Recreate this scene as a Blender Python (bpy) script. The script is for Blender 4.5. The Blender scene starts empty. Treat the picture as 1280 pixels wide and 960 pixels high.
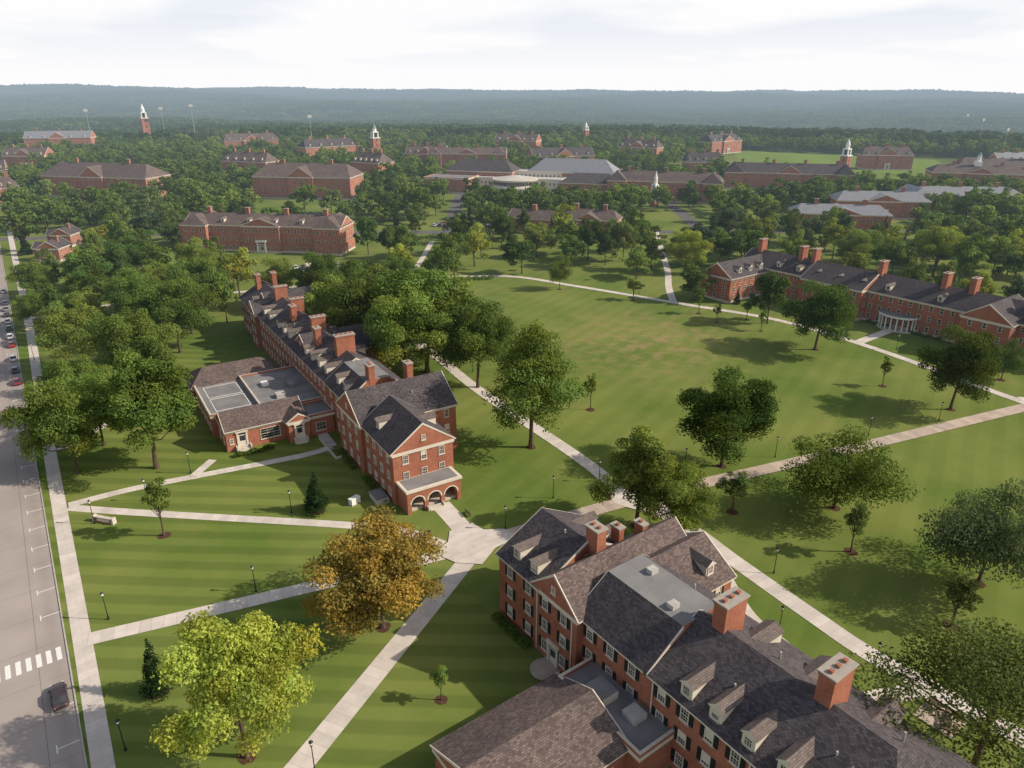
import bpy, math, random
import numpy as np
from mathutils import noise, Vector
random.seed(7)
scene=bpy.context.scene
COL=scene.collection
R36=math.radians(36);C36,S36=math.cos(R36),math.sin(R36)
def link(o,parent=None):
    COL.objects.link(o)
    if parent: o.parent=parent
    return o
def empty(name,loc=(0,0,0),rot=0):
    e=bpy.data.objects.new(name,None);e.location=loc;e.rotation_euler=(0,0,rot);e.empty_display_size=1
    return link(e)
# ---------------------------------------------------------------- materials
class NT:
    def __init__(s,name):
        s.m=bpy.data.materials.new(name);s.m.use_nodes=True
        s.t=s.m.node_tree;s.n=s.t.nodes;s.l=s.t.links
        s.n.clear();s.out=s.n.new('ShaderNodeOutputMaterial')
    def node(s,t,**k):
        n=s.n.new(t)
        for a,b in k.items():setattr(n,a,b)
        return n
    def val(s,sock,v):
        if hasattr(v,'is_linked') or hasattr(v,'links'): s.l.new(v,sock)
        else: sock.default_value=v
    def math(s,op,a,b=0.0,clamp=False):
        n=s.node('ShaderNodeMath',operation=op,use_clamp=clamp);s.val(n.inputs[0],a);s.val(n.inputs[1],b);return n.outputs[0]
    def mix(s,f,a,b,bt='MIX'):
        n=s.node('ShaderNodeMix',data_type='RGBA',blend_type=bt);s.val(n.inputs[0],f)
        s.val(n.inputs[6],a if not isinstance(a,tuple) else a+(1,) if len(a)==3 else a)
        s.val(n.inputs[7],b if not isinstance(b,tuple) else b+(1,) if len(b)==3 else b);return n.outputs[2]
    def noise(s,vec,scale,detail=3,rough=.55):
        n=s.node('ShaderNodeTexNoise');s.l.new(vec,n.inputs['Vector']);n.inputs['Scale'].default_value=scale
        n.inputs['Detail'].default_value=detail;n.inputs['Roughness'].default_value=rough;return n.outputs[0]
    def ramp(s,f,lo,hi):
        n=s.node('ShaderNodeMapRange');s.l.new(f,n.inputs[0]);n.inputs[1].default_value=lo;n.inputs[2].default_value=hi;return n.outputs[0]
    def pos(s):return s.node('ShaderNodeNewGeometry').outputs['Position']
    def uv(s):return s.node('ShaderNodeUVMap').outputs[0]
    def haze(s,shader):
        # painted aerial perspective: emission mixed into each material, growing with distance from the origin
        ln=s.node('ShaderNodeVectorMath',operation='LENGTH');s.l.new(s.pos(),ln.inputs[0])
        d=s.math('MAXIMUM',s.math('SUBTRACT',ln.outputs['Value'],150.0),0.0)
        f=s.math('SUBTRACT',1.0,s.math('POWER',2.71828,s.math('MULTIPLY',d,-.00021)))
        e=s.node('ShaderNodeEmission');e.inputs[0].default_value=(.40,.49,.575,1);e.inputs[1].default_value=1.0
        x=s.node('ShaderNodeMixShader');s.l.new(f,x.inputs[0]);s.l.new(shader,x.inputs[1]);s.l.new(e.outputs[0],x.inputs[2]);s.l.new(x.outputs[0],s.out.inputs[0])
    def finish(s,col,rough=.85,bump=None,bs=.3,metal=0,spec=.3):
        if rough>=.85 and bump is None:
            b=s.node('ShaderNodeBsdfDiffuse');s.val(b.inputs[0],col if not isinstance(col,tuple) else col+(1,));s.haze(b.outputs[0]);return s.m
        b=s.node('ShaderNodeBsdfPrincipled');s.val(b.inputs['Base Color'],col if not isinstance(col,tuple) else col+(1,))
        s.val(b.inputs['Roughness'],rough);b.inputs['Metallic'].default_value=metal
        b.inputs['Specular IOR Level'].default_value=spec
        if bump is not None:
            bn=s.node('ShaderNodeBump');bn.inputs['Strength'].default_value=bs;bn.inputs['Distance'].default_value=.05
            s.l.new(bump,bn.inputs['Height']);s.l.new(bn.outputs[0],b.inputs['Normal'])
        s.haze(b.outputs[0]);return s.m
def simple(name,c,amt=.15,scale=1.5,rough=.85,metal=0,spec=.3):
    m=NT(name);p=m.pos();n=m.noise(p,scale)
    lo=tuple(x*(1-amt) for x in c);hi=tuple(min(1,x*(1+amt)) for x in c)
    return m.finish(m.mix(m.ramp(n,.3,.7),lo,hi),rough,metal=metal,spec=spec)
def brickmat(name,c1,c2,mort):
    m=NT(name);b=m.node('ShaderNodeTexBrick');m.l.new(m.uv(),b.inputs['Vector'])
    b.inputs['Color1'].default_value=c1+(1,);b.inputs['Color2'].default_value=c2+(1,);b.inputs['Mortar'].default_value=mort+(1,)
    b.inputs['Scale'].default_value=1;b.inputs['Mortar Size'].default_value=.008;b.inputs['Brick Width'].default_value=.22;b.inputs['Row Height'].default_value=.075
    n=m.noise(m.pos(),.35,4);c=m.mix(m.ramp(n,.3,.7),(.8,.8,.8),(1.12,1.12,1.12))
    n2=m.noise(m.pos(),2.5,3);c2_=m.mix(m.ramp(n2,.3,.7),(.9,.88,.88),(1.08,1.1,1.1))
    col=m.mix(1.0,m.mix(1.0,b.outputs[0],c,'MULTIPLY'),c2_,'MULTIPLY')
    return m.finish(col,.9)
def shingle(name,c,var=.35):
    m=NT(name);b=m.node('ShaderNodeTexBrick');m.l.new(m.uv(),b.inputs['Vector'])
    lo=tuple(x*(1-var) for x in c);hi=tuple(x*(1+var) for x in c)
    b.inputs['Color1'].default_value=lo+(1,);b.inputs['Color2'].default_value=hi+(1,);b.inputs['Mortar'].default_value=tuple(x*.45 for x in c)+(1,)
    b.inputs['Scale'].default_value=1;b.inputs['Mortar Size'].default_value=.02;b.inputs['Brick Width'].default_value=.42;b.inputs['Row Height'].default_value=.24
    b.inputs['Bias'].default_value=-.1
    n=m.noise(m.pos(),.25,5);k=m.mix(m.ramp(n,.3,.7),(.82,.82,.84),(1.15,1.13,1.1))
    return m.finish(m.mix(1.0,b.outputs[0],k,'MULTIPLY'),.9,bump=b.outputs[1],bs=.2,spec=.2)
M={}
M['brick']=brickmat('brick',(.40,.128,.068),(.29,.088,.05),(.35,.24,.19))
M['brick2']=brickmat('brick_far',(.42,.145,.088),(.31,.105,.065),(.36,.27,.22))
M['stone']=simple('limestone',(.52,.47,.40),.1)
M['trim']=simple('cream_trim',(.62,.56,.47),.06,.8,.6)
M['cap']=simple('chimney_cap_stone',(.34,.31,.27),.12)
M['white']=simple('white_paint',(.75,.74,.70),.05,1,.5)
M['shutter']=simple('shutter_paint',(.015,.02,.02),.2,2,.5)
M['roofA']=shingle('roof_shingles',(.092,.081,.087))
M['roofB']=shingle('roof_shingles_brown',(.145,.112,.104))
M['roofC']=shingle('roof_shingles_tan',(.16,.13,.12),.2)
M['roofL']=simple('metal_roof_grey',(.21,.215,.235),.1,.5,.5)
M['membrane']=simple('flat_roof_membrane',(.21,.205,.205),.18,.3,.9)
M['palemembrane']=simple('pale_roof_membrane',(.46,.44,.40),.1,.3,.9)
M['dark']=simple('dark_metal',(.02,.02,.022),.2,3,.5)
M['copper']=simple('verdigris_copper',(.2,.32,.28),.1)
M['mulch']=simple('mulch',(.09,.05,.035),.35,3,.95)
M['rubber']=simple('tyre_rubber',(.02,.02,.02),.2,4,.9)
M['soil']=simple('bark',(.10,.075,.055),.3,3,.95)
def glass():
    m=NT('window_glass');n=m.noise(m.pos(),.6,1)
    return m.finish(m.mix(m.ramp(n,.35,.65),(.012,.014,.017),(.05,.055,.06)),.12,spec=.6)
M['glass']=glass()
def paving(name,c,jl=1.6,amt=.14):
    m=NT(name);uv=m.uv();s=m.node('ShaderNodeSeparateXYZ');m.l.new(uv,s.inputs[0])
    fr=m.math('FRACT',m.math('DIVIDE',s.outputs[1],jl));j=m.math('LESS_THAN',fr,.035)
    fx=m.math('LESS_THAN',m.math('ABSOLUTE',s.outputs[0]),.03)
    j=m.math('MAXIMUM',j,m.math('MULTIPLY',fx,.5))
    slab=m.node('ShaderNodeTexWhiteNoise',noise_dimensions='1D');m.l.new(m.math('FLOOR',m.math('DIVIDE',s.outputs[1],jl)),slab.inputs['W'])
    n=m.noise(m.pos(),.5,5);n=m.math('ADD',m.math('MULTIPLY',n,.75),m.math('MULTIPLY',slab.outputs[0],.25))
    lo=tuple(x*(1-amt) for x in c);hi=tuple(x*(1+amt) for x in c)
    col=m.mix(m.ramp(n,.3,.7),lo,hi);col=m.mix(m.math('MULTIPLY',j,.45),col,tuple(x*.45 for x in c))
    return m.finish(col,.9)
M['path']=paving('concrete_paving',(.56,.505,.455))
M['path2']=paving('aggregate_paving',(.44,.36,.30),1.6,.18)
M['kerb']=simple('kerb_concrete',(.42,.40,.37),.12)
def roadmat():
    m=NT('road_surface');p=m.pos();n=m.noise(p,.12,5);n2=m.noise(p,6,2)
    col=m.mix(m.ramp(n,.3,.7),(.33,.285,.26),(.41,.355,.325));col=m.mix(m.math('MULTIPLY',n2,.25),col,(.2,.18,.17))
    s=m.node('ShaderNodeSeparateXYZ');m.l.new(m.uv(),s.inputs[0])
    k=m.math('LESS_THAN',m.math('ABSOLUTE',m.math('SUBTRACT',m.math('ABSOLUTE',s.outputs[0]),3.3)),.04)
    # tyre-worn lanes and oil-darkened parking strip
    lane=m.math('SUBTRACT',1.0,m.ramp(m.math('ABSOLUTE',m.math('SUBTRACT',s.outputs[0],5.3)),.2,1.2))
    col=m.mix(m.math('MULTIPLY',lane,m.math('MULTIPLY',m.noise(p,.7,4),.35)),col,(.17,.15,.14))
    sl=m.math('LESS_THAN',m.math('FRACT',m.math('DIVIDE',s.outputs[1],7.3)),.012)
    k=m.math('MAXIMUM',k,m.math('MULTIPLY',sl,.6))
    col=m.mix(m.math('MULTIPLY',k,.6),col,(.09,.08,.075));return m.finish(col,.9)
M['road']=roadmat()
M['asphalt']=simple('asphalt',(.13,.125,.12),.15,.2,.9)
M['paint']=simple('road_paint',(.72,.71,.68),.12,4,.7)
def grass():
    m=NT('grass');p=m.pos();s=m.node('ShaderNodeSeparateXYZ');m.l.new(p,s.inputs[0]);X,Y=s.outputs[0],s.outputs[1]
    wob=m.math('MULTIPLY',m.noise(p,.05,2),.8)
    def stripe(ax,ay,per):
        d=m.math('ADD',m.math('MULTIPLY',X,ax),m.math('MULTIPLY',Y,ay));d=m.math('ADD',d,wob)
        sn=m.math('SINE',m.math('MULTIPLY',d,2*math.pi/per));return m.ramp(sn,-.35,.35)
    left=m.math('LESS_THAN',X,46)
    st=m.mix(left,stripe(-.35,.94,5.0),stripe(.62,.78,4.2))
    n1=m.noise(p,.035,4);n2=m.noise(p,.35,5,.65);n3=m.noise(p,3.5,3,.7)
    col=m.mix(m.ramp(n1,.36,.62),(.104,.158,.034),(.176,.205,.056))
    col=m.mix(m.math('MULTIPLY',m.ramp(n2,.45,.75),.35),col,(.2,.19,.07))
    col=m.mix(m.math('MULTIPLY',m.ramp(n3,.4,.8),.3),col,(.075,.11,.026))
    ln=m.node('ShaderNodeVectorMath',operation='LENGTH');m.l.new(p,ln.inputs[0]);dist=ln.outputs['Value']
    k=m.mix(m.mix(left,m.mix(.66,st,(.5,.5,.5)),st),(.88,.9,.88),(1.12,1.1,1.09))
    nearf=m.math('SUBTRACT',1.0,m.ramp(dist,250,420))
    col=m.mix(nearf,col,m.mix(1.0,col,k,'MULTIPLY'))
    # worn patch in the middle of the quad
    vd=m.node('ShaderNodeVectorMath',operation='DISTANCE');m.l.new(p,vd.inputs[0]);vd.inputs[1].default_value=(152,140,0)
    w=m.math('MULTIPLY',m.math('SUBTRACT',1.0,m.ramp(vd.outputs['Value'],8,42)),m.ramp(m.noise(p,.22,5,.7),.46,.64))
    col=m.mix(m.math('MULTIPLY',w,.75),col,(.31,.21,.12))
    fcol=m.mix(m.ramp(m.noise(p,.012,6,.7),.35,.65),(.030,.052,.016),(.055,.085,.026))
    field=m.ramp(m.noise(p,.0016,3),.62,.66)
    fcol=m.mix(field,fcol,(.16,.19,.07))
    col=m.mix(m.ramp(dist,850,1000),col,fcol)
    return m.finish(col,.95,spec=.1)
M['grass']=grass()
M['turf']=simple('sports_turf',(.15,.21,.05),.1,.02)
def foliage(fixed=None):
    m=NT('foliage');oi=m.node('ShaderNodeObjectInfo');a=m.node('ShaderNodeAttribute',attribute_name='tint')
    c=m.mix(1.0,oi.outputs['Color'] if fixed is None else fixed,a.outputs['Color'],'MULTIPLY')
    rnd=m.math('ADD',m.math('MULTIPLY',oi.outputs['Random'],.4),.8)
    hs=m.node('ShaderNodeHueSaturation');m.l.new(c,hs.inputs['Color']);m.l.new(rnd,hs.inputs['Value'])
    d=m.node('ShaderNodeBsdfDiffuse');m.l.new(hs.outputs[0],d.inputs[0])
    t=m.node('ShaderNodeBsdfTranslucent')
    tc=m.mix(1.0,hs.outputs[0],(1.3,1.25,.6),'MULTIPLY');m.l.new(tc,t.inputs[0])
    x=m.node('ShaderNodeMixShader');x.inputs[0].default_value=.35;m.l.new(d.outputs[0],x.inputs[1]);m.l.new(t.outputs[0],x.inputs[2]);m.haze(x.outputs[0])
    return m.m
M['leaf']=foliage();M['bark']=M['soil']
def carpaint():
    m=NT('car_paint');oi=m.node('ShaderNodeObjectInfo');return m.finish(oi.outputs['Color'],.25,spec=.6)
M['car']=carpaint()
# ---------------------------------------------------------------- mesh builder
class MB:
    def __init__(s):s.v=[];s.f=[];s.mi=[];s.mats=[]
    def mid(s,k):
        if k not in s.mats:s.mats.append(k)
        return s.mats.index(k)
    def face(s,pts,mat):
        b=len(s.v);s.v+=[tuple(p) for p in pts];s.f.append(tuple(range(b,b+len(pts))));s.mi.append(s.mid(mat))
    def box(s,x0,x1,y0,y1,z0,z1,mat,top=None):
        s.fbox((0,0),(1,0),(0,1),x0,x1,y0,y1,z0,z1,mat,top)
    def fbox(s,p,t,n,a0,a1,d0,d1,z0,z1,mat,top=None):
        # oriented box: a along t, d along n
        def P(a,d,z):return (p[0]+t[0]*a+n[0]*d,p[1]+t[1]*a+n[1]*d,z)
        cs=[P(a0,d0,z0),P(a1,d0,z0),P(a1,d1,z0),P(a0,d1,z0),P(a0,d0,z1),P(a1,d0,z1),P(a1,d1,z1),P(a0,d1,z1)]
        b=len(s.v);s.v+=cs
        fl=[(0,3,2,1),(4,5,6,7),(0,1,5,4),(1,2,6,5),(2,3,7,6),(3,0,4,7)]
        if t[0]*n[1]-t[1]*n[0]<0: fl=[tuple(reversed(q)) for q in fl]
        m=s.mid(mat);mt=s.mid(top) if top else m
        for i,q in enumerate(fl):
            s.f.append(tuple(b+j for j in q));s.mi.append(mt if i==1 else m)
    def cyl(s,x,y,z0,z1,r0,r1,mat,n=10,cap=True):
        b=len(s.v)
        for k in range(n):
            a=2*math.pi*k/n;s.v.append((x+r0*math.cos(a),y+r0*math.sin(a),z0))
        for k in range(n):
            a=2*math.pi*k/n;s.v.append((x+r1*math.cos(a),y+r1*math.sin(a),z1))
        m=s.mid(mat)
        for k in range(n):
            j=(k+1)%n;s.f.append((b+k,b+j,b+n+j,b+n+k));s.mi.append(m)
        if cap:s.f.append(tuple(b+n+k for k in range(n)));s.mi.append(m)
    def mesh(s,name):
        me=bpy.data.meshes.new(name);me.from_pydata(s.v,[],s.f)
        for k in s.mats:me.materials.append(M[k])
        me.polygons.foreach_set('material_index',s.mi)
        uvl=me.uv_layers.new(name='UVMap');uv=np.zeros((len(me.loops),2));me.update()
        for p in me.polygons:
            n=p.normal
            if abs(n.z)>.999:t=Vector((1,0,0));w=Vector((0,1,0))
            else:
                t=Vector((-n.y,n.x,0)).normalized();w=n.cross(t)
            for li in p.loop_indices:
                c=me.vertices[me.loops[li].vertex_index].co;uv[li]=(c.dot(t),c.dot(w))
        uvl.data.foreach_set('uv',uv.ravel());return me
    def obj(s,name,parent=None):
        return link(bpy.data.objects.new(name,s.mesh(name)),parent)
RECTS=[]   # keep-out rectangles for planting: (px,py,ux,uy,a0,a1,b0,b1)
class Building:
    def __init__(s,name,loc,rot=0,brick='brick',roof='roofA',detail=2,shutters=False):
        s.e=empty(name,(loc[0],loc[1],0),rot);s.loc=loc;s.rot=rot
        s.w=MB();s.r=MB();s.win=MB();s.ch=MB();s.brick=brick;s.roof=roof;s.detail=detail;s.sh=shutters
        s.rng=random.Random(len(RECTS)*13+5);s.flatmat='membrane'
    def done(s):
        for m,n in ((s.w,'walls'),(s.r,'roof'),(s.win,'windows'),(s.ch,'chimneys')):
            if m.f:m.obj(n,s.e)
    def window(s,p,t,n,a,z,w,h,sh=None):
        m=s.win;sh=s.sh if sh is None else sh;f=.11
        def b(a0,a1,z0,z1,d0,d1,k):m.fbox(p,t,n,a+a0,a+a1,d0,d1,z0,z1,k)
        hw=w/2
        b(-hw+.03,hw-.03,z+.03,z+h-.03,.005,.03,'glass')
        b(-hw,-hw+f,z,z+h,0,.11,'trim');b(hw-f,hw,z,z+h,0,.11,'trim')
        b(-hw+f,hw-f,z,z+f,0,.108,'trim');b(-hw+f,hw-f,z+h-f,z+h,0,.108,'trim')
        b(-hw+f,hw-f,z+h*.5-.04,z+h*.5+.04,.03,.09,'trim')
        if s.detail>=2:
            for k in (-1,1):b(k*hw*.3-.02,k*hw*.3+.02,z+f,z+h-f,.032,.06,'trim')
            for q in (.25,.75):b(-hw+f,hw-f,z+h*q-.02,z+h*q+.02,.031,.058,'trim')
            b(-hw-.12,hw+.12,z-.16,z-.005,0,.16,'stone')
            b(-hw-.1,hw+.1,z+h+.005,z+h+.28,0,.035,s.brick)
            if s.rng.random()<.45:
                q=s.rng.choice([.3,.5,.75]);b(-hw+f,hw-f,z+h*(1-q),z+h-f,.031,.04,'trim')
        if sh:
            for k in (-1,1):
                c=k*(hw+.33);b(c-.27,c+.27,z,z+h,0,.07,'shutter')
    def row(s,p,t,n,a0,a1,zs,sp,w=1.15,h=1.75,sh=None):
        L=a1-a0;k=max(1,int(L/sp));st=L/k
        for i in range(k):
            for z in zs:s.window(p,t,n,a0+st*(i+.5),z,w,h,sh)
    def wing(s,x0,x1,y0,y1,h,axis='y',rise=4.5,flat=0,hip=(0,0),floors=3,sp=3.2,faces='WESN',roof=None,o=.55,zs=None,w=1.15,wh=1.75,z0=0,sh=None):
        roof=roof or s.roof
        s.w.box(x0,x1,y0,y1,z0,h,s.brick)
        if z0==0:
            s.w.box(x0-.06,x1+.06,y0-.06,y1+.06,0,.8,'stone' if s.detail<2 else s.brick)
        fh=(h-z0)/floors
        zs=zs or [z0+fh*i+1.05 for i in range(floors)]
        F={'S':((x0,y0),(1,0),(0,-1),0,x1-x0),'N':((x1,y1),(-1,0),(0,1),0,x1-x0),'W':((x0,y1),(0,-1),(-1,0),0,y1-y0),'E':((x1,y0),(0,1),(1,0),0,y1-y0)}
        for k in faces:
            p,t,n,a0,a1=F[k];s.row(p,t,n,a0+.6,a1-.6,zs,sp,w,wh,sh)
        if rise<=0:
            s.w.box(x0-.18,x1+.18,y0-.18,y1+.18,h-.35,h+.25,'trim')
            s.r.box(x0+.2,x1-.2,y0+.2,y1-.2,h+.1,h+.29,s.flatmat)
            for (a,b,c,d) in ((x0-.2,x1+.2,y0-.2,y0+.19),(x0-.2,x1+.2,y1-.19,y1+.2),(x0-.2,x0+.19,y0+.2,y1-.2),(x1-.19,x1+.2,y0+.2,y1-.2)):
                s.w.box(a,b,c,d,h+.26,h+.75,s.brick,'stone')
            return
        s.w.box(x0-.2,x1+.2,y0-.2,y1+.2,h-.45,h-.02,'trim')
        if axis=='y':T=lambda u,v,z:(u,v,z);U0,U1,V0,V1=x0,x1,y0,y1
        else:T=lambda u,v,z:(v,u,z);U0,U1,V0,V1=y0,y1,x0,x1
        g0=o if hip[0] else .22;g1=o if hip[1] else .22
        u0,u1,v0,v1=U0-o,U1+o,V0-g0,V1+g1;um=(U0+U1)/2;e=.22;zt=h+rise
        A=[(u0,v0),(u1,v0),(u1,v1),(u0,v1)]
        lo=[T(a,b,h) for a,b in A];hi=[T(a,b,h+e) for a,b in A]
        r=[T(um-flat/2,v0+hip[0],zt),T(um+flat/2,v0+hip[0],zt),T(um+flat/2,v1-hip[1],zt),T(um-flat/2,v1-hip[1],zt)]
        fl=axis=='x'
        def F_(pts,mat):
            s.r.face(pts[::-1] if fl else pts,mat)
        F_([lo[3],lo[2],lo[1],lo[0]],'trim')
        for i in range(4):
            j=(i+1)%4;F_([lo[i],lo[j],hi[j],hi[i]],'trim')
        for i,(hipv) in ((0,hip[0]),(2,hip[1])):
            j=(i+1)%4
            mt=roof if hipv else s.brick
            if flat:F_([hi[i],hi[j],r[j],r[i]],mt)
            else:F_([hi[i],hi[j],r[i]],mt)
            if not hipv:
                sgn=-1 if i==0 else 1;vv=v0 if i==0 else v1
                for (ua,ub) in ((u0,um-flat/2),(u1,um+flat/2)):
                    q=[(ua,h+e+.02),(ub,zt+.02),(ub,zt-.38),(ua,h+e-.2)]
                    f1=[T(a,vv+sgn*.07,z) for a,z in q];f2=[T(a,vv-sgn*.05,z+.0) for a,z in q]
                    s.r.face(f1,'trim')
                    for k in range(4):
                        l=(k+1)%4;s.r.face([f1[k],f1[l],f2[l],f2[k]],'trim')
        for i in (1,3):
            j=(i+1)%4
            F_([hi[i],hi[j],r[j],r[i]],roof)
        if flat:
            F_([r[0],r[1],r[2],r[3]],'membrane')
        s.last=dict(axis=axis,u0=u0,u1=u1,um=um,h=h+e,tan=rise/((um-flat/2)-u0),T=T,rise=rise)
        if s.detail>=2:
            for i,hv in ((0,hip[0]),(1,hip[1])):
                if not hv and flat==0 and rise>3:
                    vv=(V0-.22) if i==0 else (V1+.22);sg=-1 if i==0 else 1
                    if axis=='y':s.window((um,vv),(1,0) if i==0 else (-1,0),(0,sg),0,h+rise*.32,.8,1.1,False)
                    else:s.window((vv,um),(0,-1) if i==0 else (0,1),(sg,0),0,h+rise*.32,.8,1.1,False)
    def dormer(s,pos,side,d=1.6,w=1.55,hh=1.65,mat='trim',rf='roofC'):
        L=s.last;tn=L['tan'];zb=L['h']+(d)*tn-.15
        if L['axis']=='y':
            if side<0:p=(L['u0'],pos);t=(0,-1);n=(-1,0)
            else:p=(L['u1'],pos);t=(0,1);n=(1,0)
        else:
            if side<0:p=(pos,L['u0']);t=(1,0);n=(0,-1)
            else:p=(pos,L['u1']);t=(-1,0);n=(0,1)
        ln=(hh+.9)/tn
        s.w.fbox(p,t,n,-w/2,w/2,-d-ln*.75,-d,zb,zb+hh,mat)
        def P(a,dd,z):return (p[0]+t[0]*a+n[0]*dd,p[1]+t[1]*a+n[1]*dd,z)
        f=-d+.22;k=-d-ln;z1=zb+hh;z2=z1+.75;hw=w/2+.2
        s.r.face([P(-hw,f,z1),P(0,f,z2),P(0,k,z2),P(-hw,k,z1)],rf)
        s.r.face([P(0,f,z2),P(hw,f,z1),P(hw,k,z1),P(0,k,z2)],rf)
        s.w.face([P(-hw,f,z1),P(hw,f,z1),P(0,f,z2)],mat)
        s.w.face([P(-hw,f,z1),P(-hw,k,z1),P(hw,k,z1),P(hw,f,z1)],mat)
        s.window((p[0]-n[0]*d,p[1]-n[1]*d),t,n,0,zb+.28,1.0,1.3,False)
    def chimney(s,x,y,wx,wy,z0,z1):
        m=s.ch
        m.box(x-wx/2,x+wx/2,y-wy/2,y+wy/2,z0,z1-.5,s.brick)
        m.box(x-wx/2-.1,x+wx/2+.1,y-wy/2-.1,y+wy/2+.1,z1-.5,z1-.18,s.brick)
        m.box(x-wx/2-.18,x+wx/2+.18,y-wy/2-.18,y+wy/2+.18,z1-.18,z1,'cap')
        k=max(1,int(max(wx,wy)/1.1))
        for i in range(k):
            q=(i+.5)/k-.5
            cx,cy=(x+q*wx,y) if wx>wy else (x,y+q*wy)
            m.box(cx-.22,cx+.22,cy-.22,cy+.22,z1+.003,z1+.3,'brick')
    def door(s,p,t,n,a,w=1.3,h=2.4,z=.0,mat='trim',surround=True):
        m=s.win
        if surround:
            m.fbox(p,t,n,a-w/2-.35,a-w/2,.0,.22,z,z+h+.5,'trim');m.fbox(p,t,n,a+w/2,a+w/2+.35,0,.22,z,z+h+.5,'trim')
            m.fbox(p,t,n,a-w/2-.5,a+w/2+.5,0,.35,z+h+.5,z+h+.95,'trim');m.fbox(p,t,n,a-w/2,a+w/2,0,.1,z+h,z+h+.5,'glass')
        m.fbox(p,t,n,a-w/2,a+w/2,0,.07,z,z+h,mat)
        m.fbox(p,t,n,a-w/2+.2,a+w/2-.2,.07,.09,z+1.1,z+h-.25,'glass')
    def steps(s,p,t,n,a,w,k=5,d0=0,rise=.17,run=.32):
        for i in range(k):
            s.w.fbox(p,t,n,a-w/2,a+w/2,d0,d0+run*(k-i),rise*i+(.001 if i else 0),rise*(i+1),'stone')
        for sg in (-1,1):
            s.w.fbox(p,t,n,a+sg*(w/2+.2)-.15,a+sg*(w/2+.2)+.15,d0,d0+run*k*.8,0,rise*k+.25,'stone')
def keep(p,ux,uy,a0,a1,b0,b1):RECTS.append((p[0],p[1],ux,uy,a0,a1,b0,b1))
def blocked(x,y,mg=0):
    for px,py,ux,uy,a0,a1,b0,b1 in RECTS:
        dx,dy=x-px,y-py;a=dx*ux+dy*uy;b=-dx*uy+dy*ux
        if a0-mg<a<a1+mg and b0-mg<b<b1+mg:return True
    return False
SEGS=[]
def segd(x,y):
    best=1e9
    for (ax,ay,bx,by,w) in SEGS:
        dx,dy=bx-ax,by-ay;t=max(0,min(1,((x-ax)*dx+(y-ay)*dy)/(dx*dx+dy*dy)))
        best=min(best,math.hypot(x-ax-dx*t,y-ay-dy*t)-w/2)
    return best
# ---------------------------------------------------------------- terrain
def terrain(x,y):
    d=math.hypot(x,y)
    if d<1000:return 0.
    X=x*C36-y*S36
    t1=min(1,(d-1000)/1100);t1=t1*t1*(3-2*t1)
    t2=max(0,min(1,(d-2600)/5200));t2=t2*t2*(3-2*t2)
    n=noise.noise(Vector((x/1500,y/1500,0)))*.7+noise.noise(Vector((x/600,y/600,5)))*.3
    return -42*t1+t1*n*38+t2*(72+42*n-.0058*X)
def ground():
    rs=[0,30,80,150,250,400,600,800,1000];r=1000
    while r<16000:r*=1.045;rs.append(r)
    na=240;v=[(0,0,0)];f=[]
    for r in rs[1:]:
        for k in range(na):
            a=2*math.pi*k/na;x,y=r*math.sin(a),r*math.cos(a);v.append((x,y,terrain(x,y)))
    for k in range(na):f.append((0,1+(k+1)%na,1+k))
    for i in range(len(rs)-2):
        for k in range(na):
            a=1+i*na+k;b=1+i*na+(k+1)%na;f.append((a,b,b+na,a+na))
    me=bpy.data.meshes.new('ground');me.from_pydata(v,[],f);me.materials.append(M['grass'])
    for p in me.polygons:p.use_smooth=True
    link(bpy.data.objects.new('ground',me))
ground()
LAY=[0]
def strip(name,pts,w,mat,z=None,seg=True,smooth=True):
    if z is None:
        LAY[0]+=1;z=.02+.004*LAY[0]
    P=[Vector(p) for p in pts]
    if smooth and len(P)>2:
        Q=[]
        for i in range(len(P)-1):
            p0=P[max(0,i-1)];p1=P[i];p2=P[i+1];p3=P[min(len(P)-1,i+2)]
            for k in range(6):
                t=k/6;Q.append(.5*((2*p1)+(p2-p0)*t+(2*p0-5*p1+4*p2-p3)*t*t+(3*p1-p0-3*p2+p3)*t**3))
        Q.append(P[-1]);P=Q
    v=[];f=[];uv=[];s=0
    for i,p in enumerate(P):
        a=P[max(0,i-1)];b=P[min(len(P)-1,i+1)];d=(b-a).normalized();n=Vector((-d.y,d.x))
        if i:s+=(P[i]-P[i-1]).length
        v+=[tuple(p+n*w/2)+(z,),tuple(p-n*w/2)+(z,)];uv+=[(-w/2,s),(w/2,s)]
    for i in range(len(P)-1):f.append((2*i+1,2*i+3,2*i+2,2*i))
    me=bpy.data.meshes.new(name);me.from_pydata(v,[],f);me.materials.append(M[mat]);u=me.uv_layers.new(name='UVMap')
    for l in me.loops:u.data[l.index].uv=uv[l.vertex_index]
    link(bpy.data.objects.new(name,me))
    if seg:
        for i in range(len(pts)-1):SEGS.append((*pts[i],*pts[i+1],w))
def poly(name,pts,mat,z=None):
    if z is None:
        LAY[0]+=1;z=.02+.004*LAY[0]
    m=MB();m.face([(x,y,z) for x,y in pts],mat);return m.obj(name)
def disc(name,x,y,r,mat,z=None,n=28,jit=0):
    return poly(name,[(x+r*(1+random.uniform(-jit,jit))*math.cos(2*math.pi*k/n),y+r*(1+random.uniform(-jit,jit))*math.sin(2*math.pi*k/n)) for k in range(n)],mat,z)
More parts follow.
